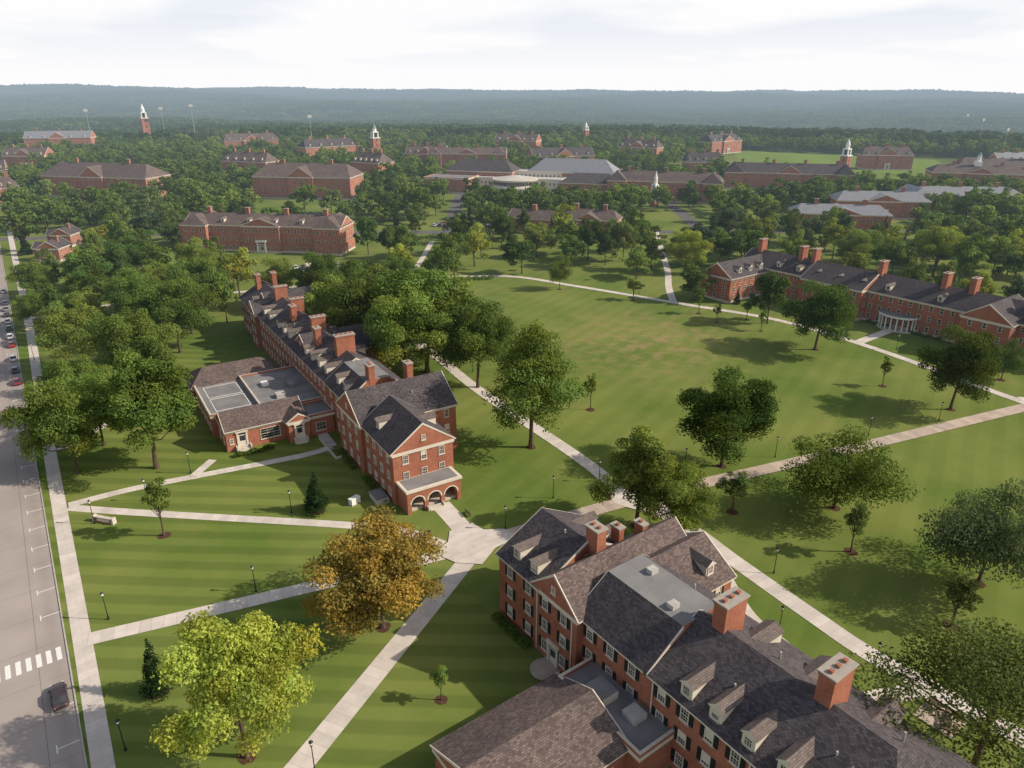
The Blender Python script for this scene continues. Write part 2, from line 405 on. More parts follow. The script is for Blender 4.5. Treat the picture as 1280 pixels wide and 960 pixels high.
# road along the west side
kx=lambda N:-5.0+(N-74)*.0185
strip('road',[(kx(n)-6.6,n) for n in (-40,60,200,420,900)],13.2,'road',.01,smooth=False)
def kerb(name,off,w=.17):
    m=MB();ns=[-40,60,200,420,900]
    for a,b in zip(ns[:-1],ns[1:]):
        x0,x1=kx(a)+off,kx(b)+off
        P=[(x0,a),(x0+w,a),(x1+w,b),(x1,b)]
        m.face([(x,y,.13) for x,y in P],'kerb');m.face([(x0,a,0),(x0,a,.13),(x1,b,.13),(x1,b,0)],'kerb');m.face([(x0+w,a,0),(x1+w,b,0),(x1+w,b,.13),(x0+w,a,.13)],'kerb')
    m.obj(name)
kerb('kerb',0);kerb('kerb',-13.4)
strip('pavement',[(-6,20),(-3.3,76),(0,185),(3,275),(6.2,414),(9,520)],2.3,'path')
strip('pavement',[(kx(n)-16.5,n) for n in (-40,200,420,700)],2.0,'path')
mk=MB()
n=72.0
while n<320:
    if not 91<n<100:
        x=kx(n);mk.box(x-2.35,x-.1,n-.06,n+.06,.012,.018,'paint');mk.box(x-2.5,x-2.38,n-.7,n+.7,.012,.018,'paint')
        mk.box(x-13,x-10.8,n-.06,n+.06,.012,.018,'paint')
    n+=6.7
for i in range(11):
    x=kx(96)-.9-1.15*i;mk.box(x-.3,x+.3,94.6,97.4,.012,.019,'paint')
mk.obj('road_markings')
paths=[([(0,137.5),(10,137),(21,135),(41,131),(48,131)],2.0),([(0,136.5),(8,129),(18,120),(37,103),(45,95),(49,87)],2.0),
 ([(-2,96.7),(28,89.2),(50,84)],2.7),([(-8,47.5),(14,60),(50,81)],3.0),([(53,83),(54.2,90),(55,98)],3.6),
 ([(84,80),(86,68),(84.5,55),(83,40),(82.5,31),(84,14),(86,-12)],3.0),([(85,62),(80,54),(75.5,46),(74,38),(71,33)],2.4),
 ([(70,51),(76,50)],2.4),([(66,29),(74,28),(79,26),(83,24)],2.4),([(72,33),(72,20),(76,12),(84,8)],2.4),
 ([(70,269),(100,262),(130,250),(164,231),(177,202),(191,162),(202,130),(201,97),(194,62),(192,50)],2.6),
 ([(98,262),(97,200),(94,166),(90,137),(87,95),(83.5,77)],3.0),([(191,165),(205,180),(223,197),(245,220)],2.6),
 ([(201,102),(221,102.5)],3.0),([(3,276),(31,278),(70,269)],2.4),([(1,163),(14,174),(24,186),(30,205)],2.0),
 ([(26,139.8),(21,135)],1.8),([(48,131),(49,141)],2.2),([(30,278),(45,310),(70,340)],2.2),([(194,56),(212,40)],2.4),
 ([(245,220),(262,238),(285,262)],2.6),([(130,250),(150,275),(176,310)],2.4),([(100,262),(108,300)],2.4)]
for p,w in paths:strip('footpath',p,w,'path')
strip('footpath',[(50,84),(84,78.5),(120,69.5),(194,52),(260,36)],3.3,'path2')
poly('paved_junction',[(46.5,85.8),(48,81.5),(51.2,78.6),(55.5,81),(60,81.2),(60,84.5),(56.8,86.5),(56.3,89.5),(51.8,89.5),(50,87)],'path')
poly('paved_junction',[(81,79.6),(82,76.5),(85,71),(87.5,71),(89,75.6),(86,82),(83,84)],'path')
strip('street',[(-60,470),(40,425),(110,385),(196,327),(306,248),(400,180),(520,95)],9,'asphalt',.012)
strip('street',[(196,327),(260,420),(330,520),(430,700)],8,'asphalt',.017)
strip('street',[(306,248),(420,400),(560,620)],8,'asphalt',.0175)
def lot(p0,a,b,name='car_park'):
    ux,uy=math.cos(a),math.sin(a)
    L,W=b;pts=[p0,(p0[0]+ux*L,p0[1]+uy*L),(p0[0]+ux*L-uy*W,p0[1]+uy*L+ux*W),(p0[0]-uy*W,p0[1]+ux*W)]
    poly(name,pts,'asphalt');keep(p0,ux,uy,-2,L+2,-26,W+2)
    m=MB()
    for i in range(int(L/2.8)):
        for y0 in (0.3,W-5.3):
            m.fbox(p0,(ux,uy),(-uy,ux),i*2.8,i*2.8+.12,y0,y0+5,.15,.156,'paint')
    m.obj('parking_bay_markings');return ux,uy
# ---------------------------------------------------------------- cars
def car_mesh():
    m=MB()
    st=[(-2.3,.70,.35,.70),(-2.15,.84,.25,.86),(-1.4,.90,.2,.93),(0,.92,.2,.92),(1.3,.90,.2,.88),(2.0,.84,.25,.78),(2.3,.66,.38,.62)]
    rings=[]
    for y,w,z0,z1 in st:
        rings.append([(-w,y,z0),(-w-.02,y,(z0+z1)/2),(-w*.93,y,z1-.03),(-w*.7,y,z1+.02),(w*.7,y,z1+.02),(w*.93,y,z1-.03),(w+.02,y,(z0+z1)/2),(w,y,z0)])
    for a,b in zip(rings[:-1],rings[1:]):
        for k in range(7):m.face([a[k],a[k+1],b[k+1],b[k]],'car')
    m.face(rings[0],'car');m.face(rings[-1][::-1],'car')
    B=[[(-1.9,.74,.9),(1.2,.76,.86)],[(-1.2,.60,1.43),(.35,.60,1.42)]]
    (y0,w0,z0),(y1,w1,z1)=B[0];(y2,w2,z2),(y3,w3,z3)=B[1]
    bl=[(-w0,y0,z0),(w0,y0,z0),(w1,y1,z1),(-w1,y1,z1)];tp=[(-w2,y2,z2),(w2,y2,z2),(w3,y3,z3),(-w3,y3,z3)]
    for i in range(4):
        j=(i+1)%4;m.face([bl[i],bl[j],tp[j],tp[i]],'glass')
    m.face([(x,y,z+.03) for x,y,z in tp],'car')
    for i in range(4):
        j=(i+1)%4;m.face([tp[i],tp[j],(tp[j][0],tp[j][1],tp[j][2]+.03),(tp[i][0],tp[i][1],tp[i][2]+.03)],'car')
    for sx in (-1,1):
        m.fbox((0,0),(1,0),(0,1),sx*.70-.03,sx*.70+.03,-.45,-.35,.9,1.41,'car')
        m.box(sx*.62-.13,sx*.62+.13,2.2,2.32,.52,.64,'white');m.box(sx*.62-.13,sx*.62+.13,-2.33,-2.2,.6,.75,'brick')
        m.box(sx*.98-.08,sx*.98+.08,.75,.9,.88,1.0,'car')
        for wy in (-1.38,1.42):
            b=len(m.v);n=14
            for x in (sx*.93,sx*.70):
                for k in range(n):
                    a=2*math.pi*k/n;m.v.append((x,wy+.33*math.cos(a),.33+.33*math.sin(a)))
            for k in range(n):
                j=(k+1)%n;m.f.append((b+k,b+j,b+n+j,b+n+k));m.mi.append(m.mid('rubber'))
            m.f.append(tuple(b+k for k in range(n)));m.mi.append(m.mid('rubber'))
            x=sx*.935;m.face([(x,wy+.19*math.cos(2*math.pi*k/8),.33+.19*math.sin(2*math.pi*k/8)) for k in range(8)],'kerb')
    return m.mesh('car_body')
CAR=car_mesh()
CC=[(.5,.5,.5),(.02,.02,.025),(.25,.02,.02),(.1,.11,.12),(.65,.65,.65),(.03,.06,.15),(.2,.19,.17)]
def car(x,y,rot=0,c=None,z=.02):
    o=bpy.data.objects.new('parked_car',CAR);o.location=(x,y,z);o.rotation_euler=(0,0,rot);c=c or random.choice(CC);o.color=c+(1,);link(o)
car(kx(87)-1.5,87,0,(.055,.04,.045))
for n,c in ((212,(.2,.02,.03)),(222,(.05,.06,.08)),(233,(.45,.46,.48)),(247,(.3,.02,.02)),(256,(.7,.7,.7)),(266,(.1,.1,.1)),(275,(.55,.55,.56)),(284,(.03,.03,.04)),(292,(.2,.2,.22)),(301,(.05,.06,.1)),(320,(.3,.3,.3))):
    car(kx(n)-1.15,n,0,c)
for (p0,a,b) in (((86,284),math.radians(-22),(40,16)),((196,345),math.radians(-35),(55,16)),((420,330),math.radians(-45),(60,30)),((130,430),math.radians(-42),(50,18))):
    ux,uy=lot(p0,a,b)
    for i in range(int(b[0]/2.8)-1):
        for y0 in (2.8,b[1]-2.8):
            if random.random()<.7:
                d=(i+.5)*2.8+.06;car(p0[0]+ux*d-uy*y0,p0[1]+uy*d+ux*y0,a+(0 if y0<4 else math.pi),z=.16)
# ---------------------------------------------------------------- foreground hall
b=Building('brick_residence_hall',(48,10),0,'brick','roofA',2,True)
keep((44,10),1,0,0,30,0,60);keep((24,34),1,0,0,26,0,18)
b.wing(0,16,3,30.3,10,'y',4.6,faces='WE',hip=(5,0))
for y in (25.2,21.4,17.4,13.4,9.4):b.dormer(y,-1,d=.9)
for y in (26,19,12):b.dormer(y-1,1,w=2.2)
b.wing(0,16,30.3,42.2,10.02,'y',4.1,flat=6,faces='W')
b.wing(-.8,14.5,48.5,58,10,'y',4.6,faces='WNE',sp=3.0)
for y in (51,54.8):b.dormer(y,-1,d=1.3)
for y in (51,54.8):b.dormer(y,1,d=1.3)
b.wing(-1,20.5,41.2,49.8,10.1,'x',4.4,faces='WNE',sp=2.9,roof='roofB')
b.wing(12,22,36,47,9.6,'x',4,faces='SE',sp=3,roof='roofB',hip=(0,0))
b.dormer(18.4,-1)
b.chimney(7.6,47.6,1.6,2.2,12,16.9);b.chimney(12.6,48.6,.9,1.6,12,14.6);b.chimney(16,47.5,.9,1.6,12,14.4)
b.chimney(9.2,27.3,3.6,1.7,12.5,18);b.chimney(9.2,14.6,3.6,1.7,12.5,18)
b.door((-1,49.8),(0,-1),(-1,0),4.3,1.4,2.5,.1)
b.w.box(-2.6,-1.07,44,47,0,.14,'stone')
b.w.box(22.06,25,38,45,0,1.0,'brick','stone');b.w.box(22.1,22.4,38,38.3,1,4,'trim');b.w.box(24.6,24.9,38.1,38.4,1.003,4,'trim');b.w.box(24.6,24.9,44.6,44.9,1.003,4,'trim')
b.w.box(22.06,25.2,37.8,45.2,4,4.4,'trim')
b.wing(-22,-5,28,40,4.4,'x',3,faces='WSN',floors=1,roof='roofB',sp=3.5,hip=(0,0),sh=False)
b.wing(-5.2,1.9,26,39.2,4.7,'x',0,faces='',floors=1)
b.w.box(-4,-1.6,33,36,4.99,6.1,'trim','membrane');b.w.box(-3,-1,29,31,4.99,5.8,'kerb')
b.wing(1.5,8,-2,3.2,5,'x',0,faces='WS',floors=1)
for (x,y,z) in ((4,22,12.3),(4.6,11,12.7),(5,37,13.1),(11.5,34,13.9),(10,21,14.0),(10.6,8,13.9),(6,52,14.1),(3,45,13.5)):b.r.cyl(x,y,z-1,z+.55,.11,.11,'kerb',8)
for (x,y) in ((6.5,33),(9.3,39)):b.r.box(x-.6,x+.6,y-.5,y+.5,14.0,14.75,'kerb')
for y in (3.5,16.6,29.4):b.win.box(-.14,-.03,y-.07,y+.07,.2,9.6,'trim')
for y in (42.0,49.0):b.win.box(-1.15,-1.03,y-.06,y+.06,.2,9.6,'trim')
b.done()
disc('brick_patio',45.5,55.3,2.0,'path2')
# ---------------------------------------------------------------- centre-left hall
a4=-math.radians(4)
b=Building('brick_dormitory',(48,98),a4,'brick','roofA',2,False)
ux,uy=math.cos(a4),math.sin(a4);keep((48,98),ux,uy,-3,22,-4,128);keep((48,98),ux,uy,-25,0,40,84)
b.wing(0,12,4.5,19,10.2,'y',5.0,faces='WES',sp=3.1)
b.dormer(13.5,-1);b.dormer(10,1)
pw=b.w
for x in (0.9,4.2,7.5,10.8):pw.box(x-.38,x+.38,.2,.9,0,3.2,'brick')
pw.box(.5,11.2,.2,.9,3.203,4.3,'brick')
for xc in (2.55,5.85,9.15):
    n=10;R=1.27
    for k in range(n):
        a0,a1=math.pi*k/n,math.pi*(k+1)/n
        q=[(xc+R*math.cos(a0),1.93+R*math.sin(a0)),(xc+R*math.cos(a1),1.93+R*math.sin(a1)),(xc+(R+.24)*math.cos(a1),1.93+(R+.24)*math.sin(a1)),(xc+(R+.24)*math.cos(a0),1.93+(R+.24)*math.sin(a0))]
        pw.face([(x,.17,z) for x,z in q],'trim')
        pw.face([(q[0][0],.18,q[0][1]),(q[1][0],.18,q[1][1]),(q[1][0],.18,3.3),(q[0][0],.18,3.3)],'brick')
        pw.face([(q[0][0],.18,q[0][1]),(q[1][0],.18,q[1][1]),(q[1][0],.9,q[1][1]),(q[0][0],.9,q[0][1])],'trim')
pw.box(.52,1.28,.9,4.5,0,4.3,'brick');pw.box(10.42,11.18,.9,4.5,0,4.3,'brick');pw.box(.3,11.4,0,4.49,4.303,4.75,'trim');b.r.box(.9,10.8,.5,4.3,4.6,4.8,'membrane')
pw.box(1.29,10.41,.95,4.49,0,.5,'stone');b.door((4.55,4.5),(1,0),(0,-1),1.3,1.6,2.6,.5)
b.steps((0,.2),(1,0),(0,-1),5.85,2.6,3)
b.wing(-.6,20,18.5,31.5,10.1,'x',5.2,faces='WESN',sp=3.1)
b.wing(1.2,15.5,44,126,10,'y',4.6,faces='WEN',sp=3.05)
for y in (47,52,57,62,76,81,86,95,101,107,113):b.dormer(y,-1)
for y in (55,76,86,101,113):b.dormer(y,1)
b.wing(1.2,15.5,31,44,10.02,'y',4.0,flat=5.5,faces='WE');b.dormer(39,-1);b.dormer(34.5,-1)
b.wing(3,22,62,74,9.9,'x',4.4,faces='E',sp=3)
b.wing(5,26,106,120,9.8,'x',4.4,faces='ENS',sp=3)
b.wing(.2,8,104,111,10.2,'x',3.6,faces='W',sp=2.9)
for (x,y,wx,wy,z) in ((7,31.8,1.3,2.2,17.3),(14,28,1.3,2.0,17.6),(8.3,50.5,4.4,1.7,18.3),(5.5,62,1.4,2,17.3),(8.3,70,3.6,1.6,17.6),(6,84,1.3,2.6,17.3),(8.3,88,3.6,1.5,18),(8.3,104,3.6,1.5,17.8),(6.2,122,1.3,2.4,17.8),(11,122,1.3,2.4,17.8)):
    b.chimney(x,y,wx,wy,12.5,z)
b.wing(-21.5,-5,42,50.5,4.5,'x',3,faces='WN',floors=1,roof='roofB',sp=3.2,wh=2)
P=((-21.5,42),(1,0),(0,-1))
b.window(*P,9,1.2,4.2,2.4);b.door(*P,3.2,1.5,2.5,.85);b.steps(*P,3.2,2.4,5)
b.window(*P,1.0,1.6,.8,1.3);b.window(*P,13,1.6,.8,1.3)
b.wing(-5.2,.9,40,47,4.4,'x',0,faces='S',floors=1,w=2.2,wh=2)
b.wing(-9.2,-4.8,39.3,44,4.6,'y',2.0,faces='',floors=1,roof='roofB');b.door((-9.2,39.3),(1,0),(0,-1),2.2,1.4,2.5,.85);b.steps((-9.2,39.3),(1,0),(0,-1),2.2,2.2,5)
b.wing(-22.5,-12,51,72,4.6,'y',0,faces='W',floors=1)
b.wing(-12.2,1.1,47,70,5.0,'y',0,faces='N',floors=1)
b.wing(-23,-3,70,80,4.7,'x',3.2,faces='WN',floors=1,roof='roofB',hip=(4,4))
m=b.r
for (x0,x1,y0,y1) in ((-21,-13.5,53,60.5),(-21,-13.5,61.3,68.5)):
    for q in ((x0,x1,y0,y0+.15),(x0,x1,y1-.15,y1),(x0,x0+.15,y0+.15,y1-.15),(x1-.15,x1,y0+.15,y1-.15)):m.box(*q,4.892,4.93,'white')
m.box(-8,-6,52,54,5.3,6.2,'kerb');m.box(-4,-2.4,57,59.5,5.3,6.3,'membrane');m.box(-9,-7.5,61,63,5.3,6.0,'white')
for (x,y,z) in ((4,25,14),(12,22,13.2),(5,55,13),(5,80,13),(11,66,13.5)):m.cyl(x,y,z-1,z+.6,.11,.11,'kerb',8)
pw.box(-3.5,-3.2,27,38,0,.5,'stone');pw.box(-3.2,-.7,27,27.3,0,.5,'stone')
pw.box(-3,-.65,6,10,0,1.1,'stone','membrane')
b.done()
# ---------------------------------------------------------------- right-hand hall
b=Building('brick_quadrangle_hall',(205,30),0,'brick','roofA',1,False)
keep((200,20),1,0,0,50,0,150)
b.wing(0,30,122,135,8.6,'x',4.8,faces='WSN',sp=3.1)
for x in (6,12,18):b.dormer(x,-1)
b.wing(20,35,-60,134,9.8,'y',4.8,faces='WEN',sp=3.1)
for y in [8*k-50 for k in range(22)]:
    if not (38<y<56 or 68<y<76):b.dormer(y,-1)
b.wing(17,33,84,106,9.9,'y',4.6,faces='WS',sp=3.1)
b.wing(15,33,40,53,9.9,'x',5,faces='WSN',sp=3)
b.wing(14,33,-2,12,9.9,'x',5,faces='WSN',sp=3)
for y in (130,113,108,84,64,56,38,20,2):b.chimney(27.5,y,3.2,1.6,13,18.6)
n=10
for k in range(n+1):
    a=math.pi/2+math.pi*k/n
    b.w.cyl(20+4.2*math.cos(a),72.5+5.5*math.sin(a),.4,4.3,.22,.19,'white',8)
b.w.face([(20+4.7*math.cos(math.pi/2+math.pi*k/14),72.5+6*math.sin(math.pi/2+math.pi*k/14),4.9) for k in range(15)],'membrane')
for k in range(14):
    a,c=math.pi/2+math.pi*k/14,math.pi/2+math.pi*(k+1)/14
    pa,pc=(20+4.7*math.cos(a),72.5+6*math.sin(a)),(20+4.7*math.cos(c),72.5+6*math.sin(c))
    b.w.face([pa+(4.3,),pc+(4.3,),pc+(4.9,),pa+(4.9,)],'white');b.w.face([pa+(0,),pc+(0,),pc+(.4,),pa+(.4,)],'stone')
b.w.face([(20+4.7*math.cos(math.pi/2+math.pi*k/14),72.5+6*math.sin(math.pi/2+math.pi*k/14),.4) for k in range(15)],'stone')
b.done()
# ---------------------------------------------------------------- other halls
def hall(name,p0,p1,depth,h,rise,floors=3,roof='roofB',hip=(5,5),pediment=True,sp=3.4,ends=False,chim=0,cupola=False,front=18,dorm=0,brick='brick2'):
    L=math.hypot(p1[0]-p0[0],p1[1]-p0[1]);a=math.atan2(p1[1]-p0[1],p1[0]-p0[0])
    b=Building(name,p0,a,brick,roof,1)
    ux,uy=math.cos(a),math.sin(a);keep(p0,ux,uy,-4,L+4,-front,depth+5)
    b.wing(0,L,0,depth,h,'x',rise,faces='WESN',hip=hip,floors=floors,sp=sp)
    for k in range(dorm):b.dormer(L*(k+.5)/dorm,-1)
    if pediment:
        w=min(9,L*.2);b.wing(L/2-w,L/2+w,-1.6,depth-1,h+.1,'y',rise*.85,faces='SWE',floors=floors,sp=sp)
        b.door((L/2-w,-1.6),(1,0),(0,-1),w,2,3,.1)
        for q in (-1,1):b.w.box(L/2+q*1.9-.25,L/2+q*1.9+.25,-2.3,-1.8,0,5,'white')
        b.w.box(L/2-2.6,L/2+2.6,-2.6,-1.62,5,5.8,'white')
    if ends:
        for x in (0,L-12):b.wing(x-.3,x+12.3,-3,depth+.5,h+.05,'y',rise,faces='SWEN',floors=floors,sp=sp,hip=(4,0))
    for k in range(chim):
        x=L*(k+.5)/chim;b.chimney(x,depth/2,2,1.4,h+rise-2,h+rise+2.6)
    if cupola:
        z=h+rise
        b.ch.box(L/2-2.2,L/2+2.2,depth/2-2.2,depth/2+2.2,z-2,z+2.5,'white')
        b.ch.cyl(L/2,depth/2,z+2.5,z+6.5,1.5,1.4,'white',8);b.ch.cyl(L/2,depth/2,z+6.5,z+9,1.7,.1,'copper',8)
    b.done();return b
hall('brick_hall',(73,361),(128,308),15,12,4.5,3,'roofB',(0,0),True,3.2,True,4,dorm=6,front=22)
hall('brick_hall',(153,515),(204,468),30,14.5,8,4,'roofB',(7,7),True,4,chim=2,front=20)
hall('brick_hall',(36,614),(92,550),26,14,8.5,4,'roofB',(8,8),True,4,chim=2,front=16)
# student centre
a=math.atan2(358-475,355-265);L=math.hypot(90,117)
b=Building('student_centre',(265,475),a,'brick2','roofL',1);ux,uy=math.cos(a),math.sin(a);keep((265,475),ux,uy,-6,L+6,-26,90)
b.wing(0,34,0,26,10,'x',0,floors=2,sp=4);b.wing(8,60,26,50,13,'x',8,floors=3,roof='roofA',hip=(9,9),sp=4)
b.wing(100,142,8,32,9,'x',6,floors=2,roof='roofA',hip=(9,9),sp=4);b.wing(70,135,34,64,13,'x',9,floors=3,roof='roofL',hip=(10,10),sp=4)
b.brick='trim';b.flatmat='palemembrane'
b.wing(34.3,99.7,16,34,9.5,'x',0,floors=2,sp=3)
b.wing(38,96,33.5,46,13,'x',0,floors=3,sp=3)
for (R,z0,z1) in ((19,0,5.5),(16,5.5,9.8)):
    b.w.cyl(66,14,z0,z1-.0,R,R,'trim',36)
    for k in range(36):
        t=math.pi+math.pi*k/35;p=(66+R*math.cos(t),14+R*math.sin(t))
        b.win.fbox(p,(-math.sin(t),math.cos(t)),(math.cos(t),math.sin(t)),-.55,.55,-.2,.08,z0+.9,z1-.8,'glass')
b.w.cyl(66,14,9.8,10.3,16.7,16.7,'trim',36);b.w.cyl(66,14,10.3,12.5,16.0,2,'palemembrane',36)
b.done()
hall('brick_hall',(336,593),(392,549),20,16,5,4,'roofB',(0,0),True,3.6,True,chim=4,front=14)
hall('brick_pavilion',(222,309),(236,288),12,7.5,4,2,'roofB',(0,0),False,3.2,chim=1,front=12)
hall('brick_pavilion',(238,286),(256,262),14,8.5,4.5,2,'roofB',(4,4),True,3.2,chim=2,front=12)
hall('brick_hall',(347,366),(393,307),18,13,6,3,'roofB',(5,5),False,3.6,True,chim=3,front=12)
hall('brick_hall',(463,359),(520,289),20,12,6.5,3,'roofA',(5,5),True,3.6,True,chim=4,front=12)
hall('brick_hall',(345,221),(378,186),18,9.5,4.2,2,'roofL',(5,5),True,3.4,False,2,front=14)
hall('brick_hall',(404,232),(440,196),22,10,4.5,2,'roofL',(6,6),True,3.4,False,2,front=10)
hall('brick_hall',(452,214),(500,172),20,11,4.5,3,'roofL',(6,6),False,3.4,True,3,front=10)
hall('brick_hall',(566,256),(602,206),24,14,5,3,'roofB',(6,6),True,3.6,False,2,cupola=True,front=10)
hall('brick_library',(640,270),(700,190),24,14,5,3,'roofB',(6,6),False,3.6,False,2,cupola=True,front=10)
R=lambda X,Y:(X*C36+Y*S36,-X*S36+Y*C36)
def farhall(X,Y,L,d,h,roof='roofB',name='brick_hall',rot=0,**k):
    p0=R(X,Y);c,s=math.cos(-R36+rot),math.sin(-R36+rot);hall(name,p0,(p0[0]+c*L,p0[1]+s*L),d,h,7.5,3,roof,(4,4) if int(X)%20 else (0,0),int(Y)%40!=0,5,False,3,front=10,dorm=5,**k)
for qi,q in enumerate(((-480,700,40,18,12,'roofB'),(-420,560,30,14,12,'roofA'),(-250,640,45,18,13,'roofB'),(-210,760,60,20,15,'roofA'),(-100,700,38,16,14,'roofB'),(20,690,60,20,12,'roofA'),(110,780,44,17,15,'roofB'),(150,640,34,15,12,'roofA'),(-330,860,60,22,15,'roofB'),(-20,860,50,20,16,'roofB'),(230,860,60,20,14,'roofA'),(330,700,45,18,13,'roofB'),(-560,860,70,24,18,'roofL'),(-130,600,30,18,16,'roofB'),(420,640,40,18,12,'roofL'),(-350,470,26,14,10,'roofB'))):farhall(*q,rot=(.0,.45,-.35,.7,-.15,.25,-.6)[qi%7])
def house(x,y,rot,wallk='brick2'):
    b=Building('brick_house',(x,y),rot,wallk,'roofA',1);b.wing(0,9,0,11,5.6,'y',3.4,floors=2,sp=2.8);b.wing(-3,4,2,7,5.4,'x',2.6,floors=2,sp=2.6,faces='WS');b.chimney(6,6,1,1,7,10.2);b.done();keep((x,y),1,0,-8,14,-38,14)
house(14,372,-.6);house(22,405,-.6);house(-34,392,-.5);house(-40,440,-.5)
poly('sports_field',[(600,446),(766,590),(840,380),(690,285)],'turf',.06)
L_=math.hypot(79,-156);keep((640,466),79/L_,-156/L_,-60,L_+40,-150,170)
# towers
def tower(name,x,y,w,hb,top,dome=False):
    m=MB();k='brick2'
    m.box(x-w/2,x+w/2,y-w/2,y+w/2,0,hb,k);m.box(x-w/2-.4,x+w/2+.4,y-w/2-.4,y+w/2+.4,hb,hb+.8,'white')
    w2=w*.8;h2=(top-hb)*.38
    for sx in (-1,1):
        for sy in (-1,1):m.box(x+sx*w2*.4-.5,x+sx*w2*.4+.5,y+sy*w2*.4-.5,y+sy*w2*.4+.5,hb+.8,hb+h2,'white')
    m.box(x-w2*.22,x+w2*.22,y-w2*.22,y+w2*.22,hb+.8,hb+h2,'glass')
    m.box(x-w2/2,x+w2/2,y-w2/2,y+w2/2,hb+h2,hb+h2+.9,'white')
    m.cyl(x,y,hb+h2+.9,hb+h2*1.7,w2*.36,w2*.34,'white',8);m.cyl(x,y,hb+h2*1.7,top,w2*.38,.1,'white' if not dome else 'copper',8)
    for z in (hb*.35,hb*.65,hb*.88):
        for (p,t,n) in (((x,y-w/2),(1,0),(0,-1)),((x-w/2,y),(0,-1),(-1,0))):m.fbox(p,t,n,-.6,.6,0,.08,z,z+2.4,'glass')
    m.obj(name)
tower('bell_tower',200,1120,9,34,52);tower('bell_tower',352,733,8,22,37,True);tower('church_steeple',644,369,7,14,29)
tower('clock_tower',*R(98,1000),6,20,30);tower('church_steeple',*R(92,470),4,8,22)
def mast(x,y,h):
    m=MB();m.cyl(x,y,0,h,.35,.15,'kerb',6);m.box(x-2.5,x+2.5,y-.2,y+.2,h-3,h,'kerb');m.obj('floodlight_mast')
for X,Y,h in ((-421,1000,52),(-470,1020,48),(-560,1000,46),(-240,900,42),(560,900,38),(600,1000,40),(500,760,34),(660,880,36)):mast(*R(X,Y),h)
